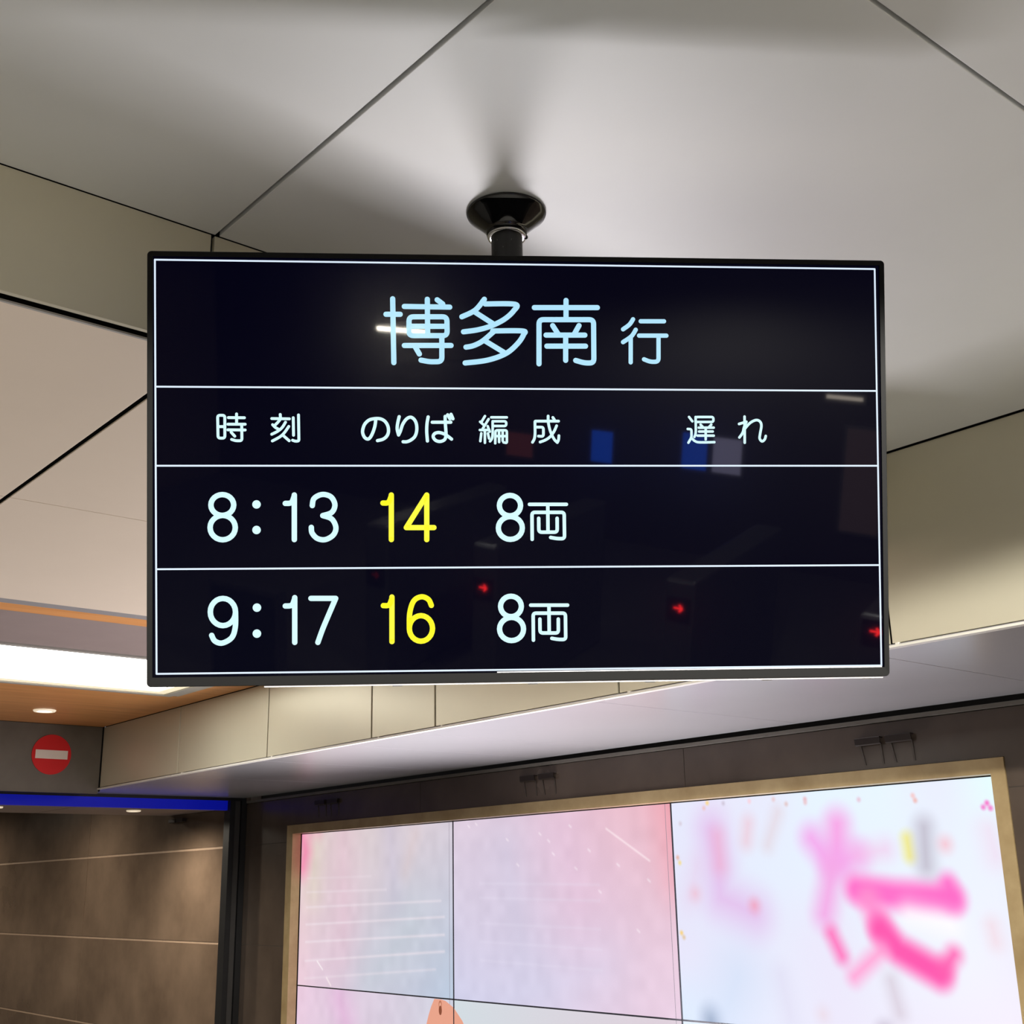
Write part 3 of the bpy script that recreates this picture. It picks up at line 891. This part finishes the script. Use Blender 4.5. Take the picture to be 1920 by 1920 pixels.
# strokes of each character in millimetres on the glass: [name, half width, colour, [mode, points]]
GLYPHS = [
 ['character',4.34,'title',[['l',[[-230.5,254.1],[-207.2,254.3]]],['l',[[-219.4,279.9],[-217.9,174.1]]],['l',[[-200.3,267.4],[-125.3,267.0]]],['l',[[-162.3,279.7],[-162.0,220.1]]],['l',[[-146.0,279.0],[-136.9,272.2]]],['r',[[-192.6,250.3],[-130.1,250.9],[-129.7,219.5],[-192.8,219.0],[-192.6,250.3]]],['l',[[-192.2,234.5],[-130.2,235.0]]],['l',[[-200.5,202.6],[-123.4,203.2]]],['r',[[-138.6,216.1],[-138.7,176.2],[-159.4,175.8],[-173.1,178.5]]],['l',[[-182.7,200.6],[-175.8,188.7]]]]],
 ['character',4.34,'title',[['s',[[-67.7,280.7],[-83.0,262.4],[-105.2,251.1]]],['s',[[-66.3,272.9],[-16.3,272.8],[-19.1,261.6],[-34.5,247.6],[-56.8,236.2],[-79.0,229.6],[-102.6,226.1]]],['l',[[-83.0,258.8],[-54.0,240.4]]],['s',[[-51.3,227.9],[-70.8,211.1],[-86.1,203.2],[-98.6,200.6]]],['s',[[-54.1,227.9],[-4.5,228.3],[-2.6,222.2],[-12.5,207.3],[-32.1,190.5],[-62.7,179.2],[-100.1,174.2]]],['l',[[-66.7,211.1],[-34.8,191.9]]]]],
 ['character',4.34,'title',[['l',[[15.8,267.6],[121.9,268.6]]],['l',[[69.1,280.1],[68.9,248.5]]],['r',[[23.0,173.6],[23.5,247.5],[115.3,248.3],[115.3,175.5],[99.2,175.4],[84.7,179.6]]],['l',[[46.4,237.7],[55.3,223.8]]],['l',[[90.7,238.1],[82.7,224.0]]],['l',[[35.1,221.7],[100.4,222.2]]],['l',[[36.4,203.2],[101.4,203.7]]],['l',[[68.1,220.5],[67.8,179.7]]]]],
 ['character',3.63,'title',[['s',[[182.2,249.5],[175.9,240.5],[165.1,232.5]]],['s',[[186.6,231.9],[179.1,220.8],[164.9,210.9]]],['l',[[178.0,218.6],[177.6,177.0]]],['l',[[195.2,246.3],[234.9,246.6]]],['l',[[192.2,222.1],[238.7,222.4]]],['r',[[225.3,221.8],[224.9,178.2],[210.8,178.1],[200.3,182.2]]]]],
 ['character',2.3,'white',[['r',[[-504.1,86.2],[-492.6,86.2],[-492.5,48.9],[-503.4,48.9],[-504.1,86.2]]],['l',[[-502.5,67.7],[-494.1,67.7]]],['l',[[-486.8,82.5],[-461.1,82.3]]],['l',[[-473.7,88.5],[-473.6,72.1]]],['l',[[-487.6,71.7],[-459.9,71.7]]],['l',[[-487.6,62.5],[-459.9,62.3]]],['r',[[-465.4,71.3],[-465.1,44.7],[-475.2,44.7],[-481.6,46.8]]],['l',[[-482.4,58.6],[-476.6,52.1]]]]],
 ['character',2.3,'white',[['s',[[-403.3,87.8],[-403.2,80.8],[-406.7,75.5],[-411.1,71.0]]],['l',[[-417.0,81.1],[-388.5,80.7]]],['s',[[-415.6,71.0],[-411.1,66.5],[-406.7,64.0]]],['s',[[-394.8,75.1],[-400.2,66.5],[-407.5,60.3],[-417.0,55.4]]],['s',[[-389.5,68.2],[-397.0,57.5],[-404.3,50.9],[-416.0,44.4]]],['l',[[-398.6,53.4],[-388.9,44.8]]],['l',[[-382.2,82.5],[-381.8,53.8]]],['r',[[-373.7,87.1],[-373.1,44.2],[-379.2,44.0],[-383.4,45.6]]]]],
 ['character',2.66,'white',[['s',[[-247.8,80.7],[-249.1,70.2],[-252.2,59.8],[-256.5,51.0],[-260.8,47.6],[-266.0,50.2],[-269.2,57.1],[-269.0,64.1],[-265.5,72.8],[-258.2,79.3],[-247.8,81.5],[-239.1,80.7],[-232.2,76.3],[-227.9,68.5],[-227.1,59.8],[-229.7,52.8],[-235.8,47.6],[-245.1,45.1]]]]],
 ['character',2.66,'white',[['s',[[-209.4,84.7],[-211.9,73.8],[-212.8,64.2],[-210.5,54.4]]],['s',[[-210.5,54.4],[-207.6,60.7],[-203.7,72.0],[-197.5,80.8],[-190.6,83.9],[-184.5,79.9],[-181.1,72.1],[-180.7,61.6],[-183.8,52.0],[-190.7,45.9],[-197.3,43.3],[-203.1,43.3]]]]],
 ['character',2.66,'white',[['s',[[-161.7,84.4],[-163.7,73.0],[-164.2,59.9],[-163.1,44.6]]],['l',[[-155.0,75.6],[-124.4,75.7]]],['s',[[-133.7,85.3],[-133.4,73.1],[-132.4,57.3],[-133.1,50.3],[-135.9,45.9],[-142.9,43.7],[-149.9,45.9],[-153.6,51.6],[-151.1,56.8],[-144.2,58.6],[-135.9,56.4],[-128.9,52.1],[-123.3,47.7]]],['l',[[-129.5,87.9],[-125.7,81.4]]],['l',[[-123.9,88.8],[-120.8,81.4]]]]],
 ['character',2.08,'white',[['l',[[-67.7,86.0],[-72.7,77.8]]],['l',[[-75.8,76.6],[-69.6,71.1]]],['l',[[-61.7,81.0],[-72.3,63.7]]],['l',[[-76.3,62.9],[-60.6,62.9]]],['l',[[-63.3,69.2],[-59.8,60.2]]],['l',[[-68.0,61.3],[-68.0,41.7]]],['l',[[-73.9,57.4],[-75.6,44.4]]],['l',[[-63.0,57.4],[-61.1,48.8]]],['l',[[-57.2,84.0],[-31.4,84.0]]],['r',[[-55.0,77.4],[-32.4,77.5],[-32.4,69.6],[-54.3,69.6]]],['s',[[-55.0,77.4],[-55.1,57.4],[-56.3,48.8],[-59.5,44.1]]],['r',[[-50.9,40.9],[-50.4,62.5],[-31.5,62.6],[-31.5,41.1],[-37.1,42.5]]],['l',[[-44.5,61.4],[-44.4,42.9]]],['l',[[-38.4,61.4],[-38.5,44.9]]],['l',[[-49.6,52.7],[-32.0,52.7]]]]],
 ['character',2.3,'white',[['s',[[11.3,42.6],[14.5,48.8],[15.6,57.5],[15.6,67.7],[15.6,76.4]]],['r',[[15.6,74.8],[15.6,77.8],[55.1,77.9]]],['s',[[37.7,86.3],[38.0,75.7],[41.1,61.5],[47.3,48.1],[52.8,42.2]]],['s',[[52.8,42.2],[54.8,46.5],[55.5,53.6]]],['l',[[45.6,84.0],[48.3,80.0]]],['s',[[51.8,70.2],[47.4,60.7],[41.0,52.0],[33.1,46.5],[24.0,43.0]]],['r',[[17.4,67.8],[29.7,67.8],[29.6,52.2],[21.3,52.8]]]]],
 ['character',2.08,'white',[['l',[[276.1,85.4],[281.7,78.1]]],['r',[[273.6,65.2],[280.0,64.8],[280.0,51.1],[274.6,42.1]]],['s',[[280.9,48.9],[286.5,44.4],[294.5,42.7],[319.0,43.0]]],['r',[[287.2,77.0],[287.3,85.4],[317.7,85.5],[317.7,77.1],[288.0,77.0]]],['s',[[287.3,85.4],[287.3,60.1],[284.9,51.7]]],['l',[[295.7,72.5],[299.3,68.6]]],['l',[[314.0,72.5],[310.2,68.6]]],['l',[[292.5,67.4],[318.1,67.5]]],['l',[[293.0,60.9],[316.4,61.0]]],['l',[[290.3,54.0],[318.0,54.0]]],['l',[[304.4,66.9],[304.2,47.6]]]]],
 ['character',2.22,'white',[['l',[[371.3,86.2],[371.1,42.2]]],['l',[[361.7,73.8],[374.3,77.5]]],['s',[[374.3,77.5],[370.2,68.1],[367.8,59.1],[362.0,51.0]]],['s',[[366.7,57.4],[371.4,65.3],[380.6,75.5],[391.0,80.4],[397.9,77.8],[400.1,70.5],[397.7,56.9],[397.0,49.0],[401.0,44.5],[405.6,47.9],[407.4,53.5]]]]],
 ['numeral',4.34,'white',[['l',[[-478.3,-60.1],[-479.0,-64.5],[-480.8,-68.6],[-483.7,-72.1],[-487.5,-74.7],[-491.9,-76.4],[-496.6,-77.0],[-501.4,-76.4],[-505.8,-74.7],[-509.5,-72.0],[-512.4,-68.5],[-514.3,-64.4],[-514.9,-60.0],[-514.3,-55.6],[-512.4,-51.5],[-509.5,-48.0],[-505.8,-45.4],[-501.4,-43.7],[-496.6,-43.1],[-491.9,-43.7],[-487.5,-45.4],[-483.7,-48.1],[-480.8,-51.6],[-479.0,-55.7],[-478.3,-60.1]]],['l',[[-475.8,-96.9],[-476.5,-102.1],[-478.5,-106.9],[-481.7,-110.9],[-485.9,-114.1],[-490.8,-116.0],[-496.0,-116.7],[-501.2,-116.0],[-506.1,-114.0],[-510.2,-110.8],[-513.5,-106.7],[-515.5,-101.9],[-516.2,-96.7],[-515.5,-91.6],[-513.5,-86.8],[-510.2,-82.8],[-506.1,-79.6],[-501.2,-77.7],[-496.0,-77.0],[-490.8,-77.7],[-485.9,-79.7],[-481.7,-82.9],[-478.5,-87.0],[-476.5,-91.8],[-475.8,-96.9]]]]],
 ['colon',6.91,'white',[['l',[[-441.7,-59.3],[-441.7,-59.3]]],['l',[[-441.7,-101.0],[-441.7,-101.0]]]]],
 ['numeral',4.34,'white',[['l',[[-380.7,-44.1],[-380.8,-117.0]]],['s',[[-395.3,-57.8],[-385.6,-56.5],[-381.0,-46.4]]]]],
 ['numeral',4.34,'white',[['s',[[-351.6,-61.5],[-349.3,-50.7],[-340.2,-44.5],[-330.4,-43.6],[-320.1,-48.5],[-314.9,-60.7],[-320.1,-72.8],[-334.7,-78.0]]],['s',[[-334.7,-78.0],[-320.1,-83.6],[-313.4,-97.4],[-317.6,-109.8],[-330.6,-117.3],[-343.6,-115.3],[-352.0,-106.4],[-353.3,-97.2]]]]],
 ['numeral',4.34,'yellow',[['l',[[-222.8,-44.5],[-223.0,-117.9]]],['s',[[-236.6,-57.7],[-227.7,-56.7],[-223.1,-46.8]]]]],
 ['numeral',4.34,'yellow',[['l',[[-164.9,-118.3],[-164.6,-44.7],[-198.4,-98.3],[-153.0,-98.5]]]]],
 ['numeral',4.34,'white',[['l',[[-9.3,-62.7],[-10.0,-67.1],[-11.8,-71.2],[-14.6,-74.7],[-18.3,-77.4],[-22.5,-79.0],[-27.1,-79.6],[-31.6,-79.0],[-35.9,-77.3],[-39.5,-74.6],[-42.3,-71.1],[-44.0,-67.0],[-44.6,-62.6],[-44.0,-58.2],[-42.2,-54.1],[-39.4,-50.6],[-35.7,-48.0],[-31.5,-46.3],[-26.9,-45.7],[-22.3,-46.3],[-18.1,-48.0],[-14.4,-50.7],[-11.7,-54.2],[-9.9,-58.3],[-9.3,-62.7]]],['l',[[-6.6,-99.9],[-7.3,-104.8],[-9.3,-109.4],[-12.5,-113.3],[-16.7,-116.3],[-21.5,-118.1],[-26.7,-118.7],[-31.8,-118.1],[-36.6,-116.1],[-40.7,-113.1],[-43.9,-109.2],[-45.9,-104.6],[-46.5,-99.7],[-45.8,-94.8],[-43.8,-90.3],[-40.6,-86.4],[-36.4,-83.4],[-31.6,-81.5],[-26.4,-80.9],[-21.3,-81.6],[-16.5,-83.5],[-12.3,-86.5],[-9.2,-90.4],[-7.2,-95.0],[-6.6,-99.9]]]]],
 ['character',2.93,'white',[['l',[[5.6,-60.7],[67.3,-60.9]]],['l',[[36.1,-61.9],[36.2,-106.8]]],['r',[[9.7,-118.8],[9.6,-74.0],[63.5,-74.2],[63.8,-118.0],[51.2,-117.9],[40.6,-115.9]]],['r',[[20.8,-84.0],[20.9,-107.0],[51.6,-107.1],[51.6,-84.1]]]]],
 ['numeral',4.34,'white',[['l',[[-475.5,-234.1],[-476.2,-239.8],[-478.2,-245.1],[-481.5,-249.7],[-485.6,-253.1],[-490.5,-255.3],[-495.7,-256.0],[-500.9,-255.2],[-505.8,-252.9],[-509.9,-249.4],[-513.2,-244.8],[-515.2,-239.4],[-515.8,-233.7],[-515.2,-228.0],[-513.2,-222.7],[-509.9,-218.2],[-505.8,-214.7],[-500.9,-212.6],[-495.7,-211.9],[-490.5,-212.7],[-485.6,-214.9],[-481.5,-218.5],[-478.2,-223.1],[-476.2,-228.4],[-475.5,-234.1]]],['s',[[-475.5,-234.1],[-475.9,-258.5],[-481.6,-275.6],[-496.7,-284.2],[-508.5,-280.8],[-513.6,-271.6]]]]],
 ['colon',6.91,'white',[['l',[[-441.2,-227.4],[-441.2,-227.4]]],['l',[[-441.3,-269.6],[-441.3,-269.6]]]]],
 ['numeral',4.34,'white',[['l',[[-380.3,-211.7],[-380.4,-284.6]]],['s',[[-395.5,-225.2],[-385.2,-224.0],[-380.7,-214.3]]]]],
 ['numeral',4.34,'white',[['l',[[-354.1,-213.2],[-314.0,-213.6]]],['s',[[-314.0,-213.6],[-327.7,-245.5],[-335.8,-265.0],[-343.0,-285.1]]]]],
 ['numeral',4.34,'yellow',[['l',[[-222.4,-212.2],[-222.6,-285.3]]],['s',[[-236.5,-226.2],[-227.3,-225.3],[-222.7,-215.5]]]]],
 ['numeral',4.34,'yellow',[['l',[[-156.0,-264.5],[-156.7,-269.9],[-158.6,-275.0],[-161.7,-279.3],[-165.6,-282.6],[-170.2,-284.6],[-175.2,-285.3],[-180.1,-284.5],[-184.7,-282.3],[-188.6,-279.0],[-191.6,-274.6],[-193.5,-269.5],[-194.1,-264.0],[-193.4,-258.6],[-191.5,-253.6],[-188.5,-249.2],[-184.5,-246.0],[-179.9,-243.9],[-175.0,-243.2],[-170.1,-244.0],[-165.5,-246.2],[-161.6,-249.5],[-158.6,-253.9],[-156.7,-259.0],[-156.0,-264.5]]],['s',[[-157.8,-226.6],[-162.7,-216.7],[-174.2,-212.3],[-186.7,-219.1],[-193.3,-238.8],[-194.1,-264.0]]]]],
 ['numeral',4.34,'white',[['l',[[-9.0,-229.8],[-9.7,-234.2],[-11.4,-238.2],[-14.2,-241.7],[-17.8,-244.3],[-21.9,-246.0],[-26.4,-246.5],[-30.9,-245.9],[-35.0,-244.1],[-38.6,-241.4],[-41.3,-237.9],[-43.0,-233.8],[-43.6,-229.5],[-43.0,-225.1],[-41.2,-221.1],[-38.5,-217.6],[-34.9,-214.9],[-30.7,-213.3],[-26.2,-212.8],[-21.7,-213.4],[-17.6,-215.1],[-14.0,-217.8],[-11.3,-221.3],[-9.6,-225.4],[-9.0,-229.8]]],['l',[[-5.6,-267.2],[-6.3,-272.2],[-8.3,-276.8],[-11.5,-280.7],[-15.7,-283.7],[-20.5,-285.5],[-25.7,-286.1],[-30.8,-285.4],[-35.6,-283.4],[-39.7,-280.4],[-42.9,-276.4],[-44.8,-271.7],[-45.5,-266.8],[-44.8,-261.8],[-42.7,-257.2],[-39.5,-253.3],[-35.4,-250.3],[-30.6,-248.4],[-25.4,-247.8],[-20.3,-248.5],[-15.5,-250.5],[-11.4,-253.6],[-8.2,-257.6],[-6.2,-262.3],[-5.6,-267.2]]]]],
 ['character',2.93,'white',[['l',[[6.6,-227.9],[68.1,-228.5]]],['l',[[37.0,-229.3],[37.1,-274.0]]],['r',[[10.7,-285.8],[10.5,-241.2],[64.4,-241.7],[64.6,-285.4],[52.1,-285.2],[41.5,-283.2]]],['r',[[21.7,-251.2],[21.8,-274.1],[52.4,-274.5],[52.4,-251.5]]]]],
]
RULES = [[(-604.6, 339.9), (600.6, 339.5)], [(600.6, 339.5), (603.3, -336.0)], [(-601.2, -332.6), (603.3, -336.0)], [(-604.6, 339.9), (-601.2, -332.6)], [(-603.1, 132.6), (600.7, 130.7)], [(-602.1, 4.0), (600.9, 3.0)], [(-601.9, -163.7), (602.3, -165.9)]]

for name, hw, colr, strokes in GLYPHS:
    if name == 'colon':
        for k, (mode, P) in enumerate(strokes):
            bm = bmesh.new()
            stroke(bm, P[:1], hw, 0.0004)
            mesh_of('colon_dot', bm, COLS[colr], screen)
        continue
    bm = bmesh.new()
    for k, (mode, P) in enumerate(strokes):
        if mode == 's' and len(P) > 2:
            Q = smooth_pts(P)
        elif mode == 'r':
            Q = round_pts(P, hw * 1.7)
        else:
            Q = P
        stroke(bm, Q, hw, 0.0004)
    mesh_of(name, bm, COLS[colr], screen)
for a, b in RULES:
    bm = bmesh.new()
    stroke(bm, [a, b], 1.45, 0.0003)
    mesh_of('rule_line', bm, COLS['rule'], screen)

# ------------------------------------------------------------------ ceiling mount
PX, PY = -1.557, 1.302
mount = empty('ceiling_mount', (PX, PY, ZA))
tag(mount, 'short black ceiling pole with glossy flared flange holding the departure screen', 'mount')
bm = bmesh.new()
lathe(bm, [(0.0, 0.0), (0.0725, 0.0), (0.0735, -0.003), (0.0725, -0.0055), (0.066, -0.011), (0.050, -0.026), (0.0395, -0.037), (0.0375, -0.041),
           (0.0365, -0.047), (0.031, -0.0475)], (0, 0, 0), 96)
mesh_of('flange', bm, M_gloss, mount, smooth=True)
bm = bmesh.new()
lathe(bm, [(0.0290, -0.040), (0.0350, -0.0478), (0.0358, -0.0505), (0.0345, -0.053), (0.0288, -0.053)], (0, 0, 0), 64)
mesh_of('collar', bm, M_chrome, mount, smooth=True)
bm = bmesh.new()
lathe(bm, [(0.0285, -0.02), (0.0285, -0.36), (0.027, -0.362), (0.001, -0.362)], (0, 0, 0), 48)
mesh_of('pole', bm, M_pole, mount, smooth=True)
bm = bmesh.new()
bmesh.ops.create_uvsphere(bm, u_segments=12, v_segments=8, radius=0.0042)
bmesh.ops.translate(bm, verts=bm.verts, vec=(0.021, 0.028, -0.050))
mesh_of('set_screw', bm, M_gloss, mount, smooth=True)
# yoke from the pole to the back of the display
back = TVC - TN_ * 0.086
bm = bmesh.new()
p0 = Vector((0, 0, -0.33))
ob_m = Matrix.Translation(-mount.location) @ tvm
bm_box(bm, -0.12, 0.12, -0.12, 0.12, -0.094, -0.0855, 0.002)
bmesh.ops.transform(bm, matrix=ob_m, verts=bm.verts)
mesh_of('back_plate', bm, M_blackm, mount)
bm = bmesh.new()
bm_box(bm, -0.035, 0.035, -0.03, 0.03, -0.125, -0.09, 0.002)
bmesh.ops.transform(bm, matrix=ob_m, verts=bm.verts)
mesh_of('tilt_block', bm, M_blackm, mount)
bm = bmesh.new()
bm_box(bm, -0.034, 0.034, -0.034, 0.034, -0.40, -0.33, 0.002)
mesh_of('pole_socket', bm, M_blackm, mount)
import random
random.seed(4)
M_scuff = mat('pale_scuff_mark', lin(120, 120, 116), rough=0.6, noise=0.1)
bm = bmesh.new()
for k in range(26):          # small pale scuffs, slightly proud of the pole
    a = math.radians(random.uniform(-150, 30))
    z0 = random.uniform(-0.175, -0.06)
    h, w = random.uniform(0.001, 0.004), random.uniform(0.01, 0.03)
    sk = random.uniform(-0.03, 0.03)
    q = [(a, z0), (a + w, z0), (a + w + sk, z0 + h), (a + sk, z0 + h)]
    bm.faces.new([bm.verts.new((0.0288 * math.cos(t), 0.0288 * math.sin(t), z)) for t, z in q])
mesh_of('scuff_marks', bm, M_scuff, mount)['kind'] = 'stuff'

# ------------------------------------------------------------------ the rest of the hall behind the camera (seen in reflections)
floor = box('floor', M_floor, -16.2, 7.3, -7.7, YW + 0.16, -0.12, 0.0, kind='structure')
box('wall_front', M_hdark, 7.0, 7.2, -7.7, YW + 0.16, 0.0, ZA + 0.2, kind='structure')
box('wall_rear', M_hall, -16.2, 7.0, -7.7, -7.5, 0.0, ZA + 0.2, kind='structure')


def panel_light(x, y, sx, sy, label, strength, color=(255, 244, 226)):
    t = empty('panel_light', (x, y, ZA))
    tag(t, label, 'ceiling light', 'ceiling lights of the hall behind the viewer')
    bm = bmesh.new()
    for a in ((-sx, sx, -sy, -sy + .03), (-sx, sx, sy - .03, sy), (-sx, -sx + .03, -sy + .03, sy - .03), (sx - .03, sx, -sy + .03, sy - .03)):
        bm_box(bm, a[0], a[1], a[2], a[3], -SKIRT, 0.0)
    mesh_of('frame', bm, M_gframe, t)
    bm = bmesh.new()
    bm_box(bm, -sx + .03, sx - .03, -sy + .03, sy - .03, -0.008, -0.002)
    mesh_of('diffuser', bm, glow('hall_light_diffuser', lin(*color), strength), t)


for (x, y, sx, sy, label) in HALL_LIGHTS:
    panel_light(x, y, sx, sy, label, HALL)


for (x, y, gain, label) in SPOTS:
    t = downlight(x, y, ZA, label, 0.09)
    t['group'] = 'downlights of the hall behind the viewer'
    ld = bpy.data.lights.new('hall_spot', 'SPOT')
    ld.energy = SPOT_W * gain
    ld.color = (1.0, 0.96, 0.88)
    ld.spot_size = math.radians(171.5)
    ld.spot_blend = 0.05
    ld.shadow_soft_size = 0.03
    o = bpy.data.objects.new('hall_spot', ld)
    o.location = (0, 0, -0.045)
    COL.objects.link(o)
    o.parent = t


def lightbox(name, x, y0, y1, z0, z1, color, strength, label, cat='poster'):
    t = empty(name, (x, (y0 + y1) / 2, z0))
    tag(t, label, cat)
    box('case', M_steel, x, x + 0.08, y0 - 0.03, y1 + 0.03, z0 - 0.03, z1 + 0.03, t)
    box('lit_face', glow('lit_face', lin(*color), strength), x - 0.006, x, y0, y1, z0, z1, t)


if REFL:
    lightbox('lit_poster', 6.9, -2.77, -2.56, 0.75, 1.04, (20, 90, 235), REFL * 1.6, 'small bright blue lit panel alone on the wall behind the viewer')
    lightbox('lit_poster', 6.9, -1.87, -1.64, 0.80, 1.12, (20, 90, 235), REFL * 1.5, 'blue lit panel left of the white lit panel')
    lightbox('lit_poster', 6.9, -1.58, -1.32, 0.80, 1.11, (205, 200, 240), REFL * 0.9, 'pale lilac white lit panel beside the blue one')
    lightbox('lit_poster', 6.9, -3.68, -3.40, 0.70, 0.92, (190, 95, 90), REFL * 0.4, 'dim reddish lit panel')
    lightbox('lit_poster', 6.9, -0.42, -0.10, 0.45, 1.32, (160, 130, 125), REFL * 0.3, 'tall dim brownish lit panel')
    # wall lamps further up
    lightbox('wall_lamp', 6.9, -5.22, -4.62, 1.785, 1.815, (255, 246, 225), REFL * 45, 'bright thin wall lamp at the far left of the wall behind the viewer', 'lamp')
    lightbox('wall_lamp', 6.9, -0.62, -0.32, 1.55, 1.58, (255, 240, 220), REFL * 2.4, 'short thin wall lamp above the tall dim panel', 'lamp')
    lightbox('pillar_panel', 2.4, -3.22, -2.70, 0.0, 0.62, (64, 84, 84), 0.5, 'dim green grey lit panel near the ticket gates', 'panel')

arrows = [(-2.29, 0.72, 0.25), (-1.48, 0.78, 1.0), (-0.21, 0.89, 1.0), (0.87, 0.97, 1.0)]
M_arrow = glow('red_arrow_light', (1.0, 0.02, 0.02, 1), 100.0)
for (ay, az, st), lab in zip(arrows, ('furthest from the video wall, arrow dim', 'second from the far end', 'third from the far end',
                                      'nearest to the video wall')):
    g = empty('ticket_gate', (2.9, ay, 0))
    tag(g, 'grey ticket gate cabinet with red arrow, ' + lab, 'ticket gate', 'ticket gates behind the viewer')
    bm = bmesh.new()
    bm_box(bm, 0.012, 1.5, -0.09, 0.09, 0.0, 1.05, 0.02)
    mesh_of('cabinet', bm, M_steel, g)
    bm = bmesh.new()
    bm_box(bm, 0.0, 0.012, -0.07, 0.07, az - 0.08, az + 0.06, 0.003)
    mesh_of('display_plate', bm, M_blackm, g)
    bm = bmesh.new()
    s = 0.026
    # seen from -X the arrow points left (toward -Y is right there), so its mirror image points right
    for a, b in (((-s, 0), (s, 0)), ((s, 0), (0.2 * s, 0.8 * s)), ((s, 0), (0.2 * s, -0.8 * s))):
        d = math.dist(a, b)
        nx, ny = -(b[1] - a[1]) / d * s * 0.22, (b[0] - a[0]) / d * s * 0.22
        bm.faces.new([bm.verts.new((-0.001, p[0], az + p[1])) for p in
                      ((a[0] - nx, a[1] - ny), (b[0] - nx, b[1] - ny), (b[0] + nx, b[1] + ny), (a[0] + nx, a[1] + ny))])
    m_ = M_arrow if st == 1.0 else glow('dim_red_arrow_light', (1.0, 0.02, 0.02, 1), 3.0)
    mesh_of('arrow', bm, m_, g)

# added rail and lamp to light the ceiling, before the video wall, below the picture edge
if FILL_W > 0:
    ft = empty('added_light_rail', (-4.1, 3.92, 0.0))
    tag(ft, 'added slim steel rail with a fill lamp for the ceiling, in front of the video wall', 'rail')
    box('rail', M_steel, -5.7, -2.5, 3.905, 3.945, 1.115, 1.135, ft, bev=0.004)
    for x in (-5.65, -4.6, -3.6, -2.55):
        box('post', M_steel, x - 0.015, x + 0.015, 3.91, 3.94, 0.0, 1.115, ft)
    al = area_light('ceiling_fill_lamp', (-0.35, 0.005, 1.142), (FILL_LEN, 0.08), FILL_W, (1.0, 0.955, 1.0), None)
    al.parent = ft
    al.rotation_euler = Vector((0.45, -0.72, 0.45)).to_track_quat('-Z', 'Y').to_euler()
